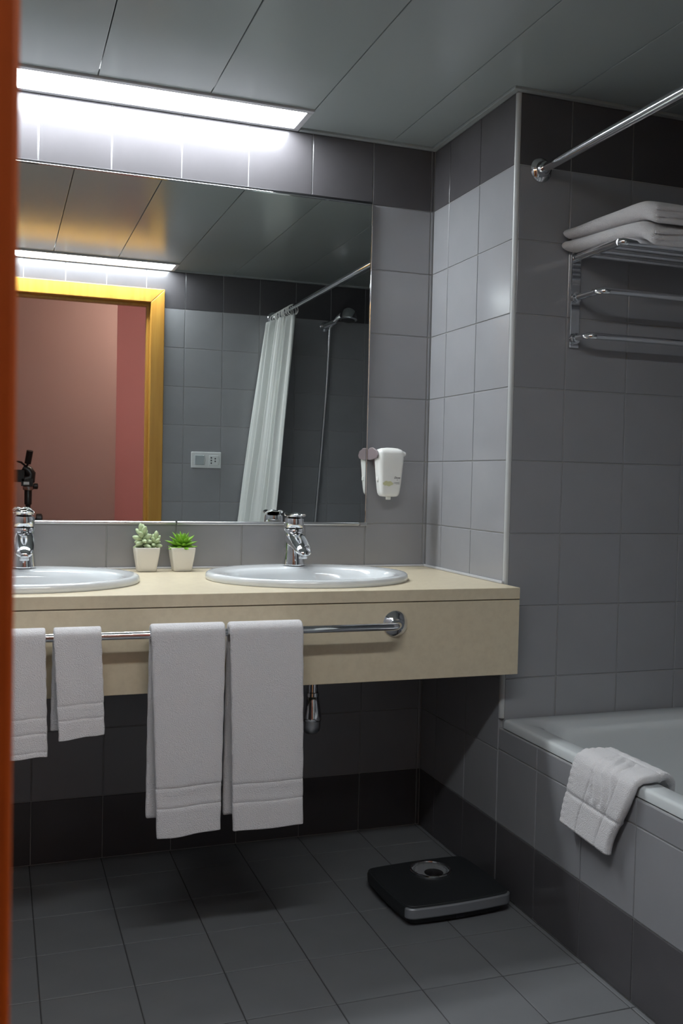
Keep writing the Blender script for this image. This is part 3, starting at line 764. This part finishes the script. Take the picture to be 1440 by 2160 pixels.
# ---------------------------------------------------------------- switch and socket on the door wall
e = thing('wall_switch', (-.277, YD, 1.18), 'silver double wall plate with light switch and shaver socket on grey tiles', 'switch')
part('plate', MB().box(-.357, -.198, YD+.0008, YD+.010, 1.179, 1.264), 'switch', e, smooth=False, bevel=.003)
part('rocker', MB().box(-.338, -.290, YD+.0095, YD+.014, 1.196, 1.246), 'switch_in', e, smooth=False, bevel=.003)
part('insert', MB().box(-.263, -.214, YD+.0095, YD+.012, 1.196, 1.246), 'switch', e, smooth=False, bevel=.002)
sk = MB()
for x, z in ((-.251, 1.234), (-.251, 1.220), (-.251, 1.206), (-.230, 1.230), (-.230, 1.216)):
    sk.lathe([(.0042, .0118), (.0042, .0126)], 10, (x, YD, z), 'Y')
part('socket_holes', sk, 'ink', e)
part('rim', MB().tube([(-.287, YD+.011, 1.197), (-.284, YD+.0125, 1.22), (-.287, YD+.011, 1.245)], .002, 6), 'trim', e)
part('rim', MB().tube([(-.211, YD+.011, 1.197), (-.208, YD+.0125, 1.22), (-.211, YD+.011, 1.245)], .002, 6), 'trim', e)

# ---------------------------------------------------------------- towel rack over the tub
e = thing('towel_rack', (.43, YJ, 1.517), 'chrome wall rack with shelf and two towel bars above the tub', 'towel rack')
for x in (.178, .658):
    part('side_plate', MB().box(x, x+.030, YJ-.009, YJ-.001, 1.517, 1.785), 'chrome', e, smooth=False, bevel=.002)
    part('shelf_arm', MB().tube([(x+.013, YJ-.009, 1.764), (x+.013, -.64, 1.764), (x+.013, -.728, 1.764)], .0105, 14), 'chrome', e)
xa, xb = .191, .671
def bar(yb, z, r):
    k = .025
    pts = [(xa, YJ-.009, z), (xa, yb+k, z)]
    pts += [(xa+k-k*math.cos(t*PI/12), yb+k-k*math.sin(t*PI/12), z) for t in range(1, 7)]
    pts += [(lerp(xa+k, xb-k, t), yb, z) for t in (.33, .66)]
    pts += [(xb-k+k*math.sin(t*PI/12), yb+k-k*math.cos(t*PI/12), z) for t in range(0, 7)]
    pts += [(xb, YJ-.009, z)]
    return MB().tube(pts, r, 14)
part('towel_bar', bar(-.655, 1.654, .0092), 'chrome', e)
part('towel_bar', bar(-.600, 1.542, .0092), 'chrome', e)
for x in (xa, xb):
    for z in (1.654, 1.542):
        part('socket', MB().lathe([(.015, .008), (.015, .020), (.011, .022)], 18, (x, YJ, z), 'y'), 'chrome', e)
part('shelf_bar', MB().tube([(xa, -.728, 1.764), (xa+.005, -.736, 1.764), (xa+.015, -.739, 1.764), (.43, -.739, 1.764), (xb-.015, -.739, 1.764), (xb-.005, -.736, 1.764), (xb, -.728, 1.764)], .0105, 14), 'chrome', e)
for yb in (-.685, -.63, -.575):
    part('shelf_bar', MB().tube([(xa, yb, 1.764), (.43, yb, 1.764), (xb, yb, 1.764)], .0075, 12), 'chrome', e)

# ---------------------------------------------------------------- folded towels on the rack
def th_(v): return lerp(.032, .047, smooth01(v/.75))
def sag_(v): return -.036*smooth01((v-.80)/.20)
def folded(label, level, dx, seed):
    """soft folded bath towel: left edge one round fold, its folded layers open on the front; lies skewed on the shelf"""
    BL, FL, FR, BR_ = Vector((.130+dx, -.529)), Vector((.246+dx, -.790)), Vector((.640, -.790)), Vector((.640, -.529))
    def plan(u, v): return BL.lerp(FL, v).lerp(BR_.lerp(FR, v), u)
    NU, NV = 30, 34
    t = thing('bath_towel', (.42, -.66, 1.7765+level*.026), label, 'towel', 'folded towels on the rack')
    def base(v, u): return 1.7768+sag_(v)*(.75+.25*math.cos(3*u+seed)) + level*(th_(v)+.0012)
    rings = []
    for j in range(NV+1):
        v = j/NV; ring = []
        for i in range(2*NU+1):
            top_ = i <= NU
            u = 1-i/NU if top_ else (i-NU)/NU
            ed = math.sqrt(max(0, 1-(1-min(1, u/.085))**2)); fd = math.sqrt(max(0.0, 1-(1-min(1, (1-v)/.06))**2))
            h = th_(v)*ed*(.35+.65*fd)
            q = plan(u, v); b0 = base(v, u); mid = b0+th_(v)*.5
            w_ = (.0025*math.sin(5*u+5*v+seed)+.002*math.sin(11*v-4*u+2*seed))*ed*fd
            ring.append((q.x, q.y, mid+h*.5+(w_ if level else -.0008) if top_ else mid-h*.5))
        rings.append(ring)
    part('fold', MB().loft(rings, True, True), 'towel', t, subsurf=1, angle=180)
    for k in range(3):                                 # rolled layers seen on the front face
        pts = []; rad = []
        for i in range(22):
            u = .006+.98*i/21; q = plan(u, 1)
            zz = base(1, u)+th_(1)*(.17+.33*k)+.002*math.sin(7*u+k*2+seed)
            pts.append((q.x, q.y+.003*math.sin(9*u+2*k+seed)+(.004 if k == 1 else 0), zz)); rad.append(th_(1)*.165*min(1, .45+i*.25))
        part('layer', MB().tube(pts, rad, 12), 'towel', t, angle=180, subsurf=1)
folded('folded white bath towel lying directly on the chrome rack', 0, 0, 1)
folded('folded white bath towel on top of the other folded towel', 1, .004, 2.3)

# ---------------------------------------------------------------- camera on tripod in the hall (seen in the mirror)
e = thing('tripod', (-1.145, -2.95, ZF), 'black tripod with pan handle standing in the pink hall, seen in the mirror', 'tripod')
tx, ty = -1.146, -2.93
part('column', MB().lathe([(.014, .55), (.014, .95), (.020, .955), (.021, 1.035), (.017, 1.04)], 20, (tx, ty, 0)), 'black', e)
part('spider', MB().lathe([(.03, .80), (.045, .82), (.045, .87), (.03, .885)], 20, (tx, ty, 0)), 'black', e)
part('head_base', MB().lathe([(.026, 1.035), (.030, 1.04), (.030, 1.054), (.026, 1.057)], 24, (tx, ty, 0)), 'steel', e)
part('head', MB().box(tx-.038, tx+.026, ty-.03, ty+.03, 1.058, 1.10).tube([(tx-.02, ty, 1.095), (tx+.015, ty, 1.10), (tx+.012, ty, 1.125), (tx-.004, ty, 1.15), (tx-.03, ty, 1.163)], [.028, .03, .03, .027, .02], 14), 'black', e, bevel=.004)
part('label_plate', MB().box(tx-.026, tx+.004, ty+.030, ty+.0315, 1.066, 1.082), 'steel', e, smooth=False)
part('plate', MB().box(-1.225, tx-.02, ty-.03, ty+.03, 1.08, 1.15), 'black', e, smooth=False, bevel=.004)
part('pan_handle', MB().tube([(tx-.012, ty+.02, 1.165), (tx-.004, ty+.03, 1.185)], .006, 10).tube([(tx-.005, ty+.03, 1.186), (tx+.006, ty+.05, 1.258)], [.018, .018], 16).tube([(tx-.012, ty+.02, 1.168), (tx-.04, ty+.02, 1.192), (tx-.065, ty+.02, 1.197)], [.006, .006, .004], 8), 'black', e)
part('knob', MB().lathe([(.012, 0), (.017, .003), (.017, .022), (.012, .026)], 16, (tx+.028, ty, 1.058), 'x'), 'black', e)
part('knob', MB().lathe([(.02, 0), (.03, .003), (.03, .03), (.02, .036)], 16, (tx+.043, ty, .872), 'x'), 'black', e)
for k in range(3):
    a = PI/2+.5+k*2*PI/3
    part('leg', MB().tube([(tx+.04*math.cos(a), ty+.04*math.sin(a), .85), (tx+.2*math.cos(a), ty+.2*math.sin(a), .44), (tx+.37*math.cos(a), ty+.37*math.sin(a), ZF+.012)], [.015, .013, .010], 12), 'black', e)
e = thing('photo_camera', (-1.31, -2.93, 1.06), 'black photo camera turned upright on the hall tripod, seen in the mirror', 'camera')
part('body', MB().box(-1.365, -1.226, -2.965, -2.905, 1.068, 1.20), 'black', e, smooth=False, bevel=.01)
part('lens', MB().lathe([(.032, 0), (.034, .005), (.034, .020), (.030, .022)], 24, (-1.3084, -2.9055, 1.1407), 'Y'), 'black', e)
part('lens_glass', MB().lathe([(.026, .0215), (.026, .0235)], 24, (-1.3084, -2.9055, 1.1407), 'Y'), 'glass', e)
part('grip', MB().box(-1.36, -1.24, -2.905, -2.89, 1.195, 1.225), 'black', e, smooth=False, bevel=.007)

# ---------------------------------------------------------------- hall lamp
e = thing('hall_lamp', (-.25, -3.22, 2.30), 'round warm ceiling lamp in the pink hall', 'ceiling lamp')
part('base', MB().lathe([(.09, .19), (.10, .195), (.10, .1995)], 28, (-.25, -3.22, 2.30)), 'steel', e)
part('globe', MB().sphere((-.25, -3.22, 2.43), (.13, .13, .065), 24, 12), 'globe', e)
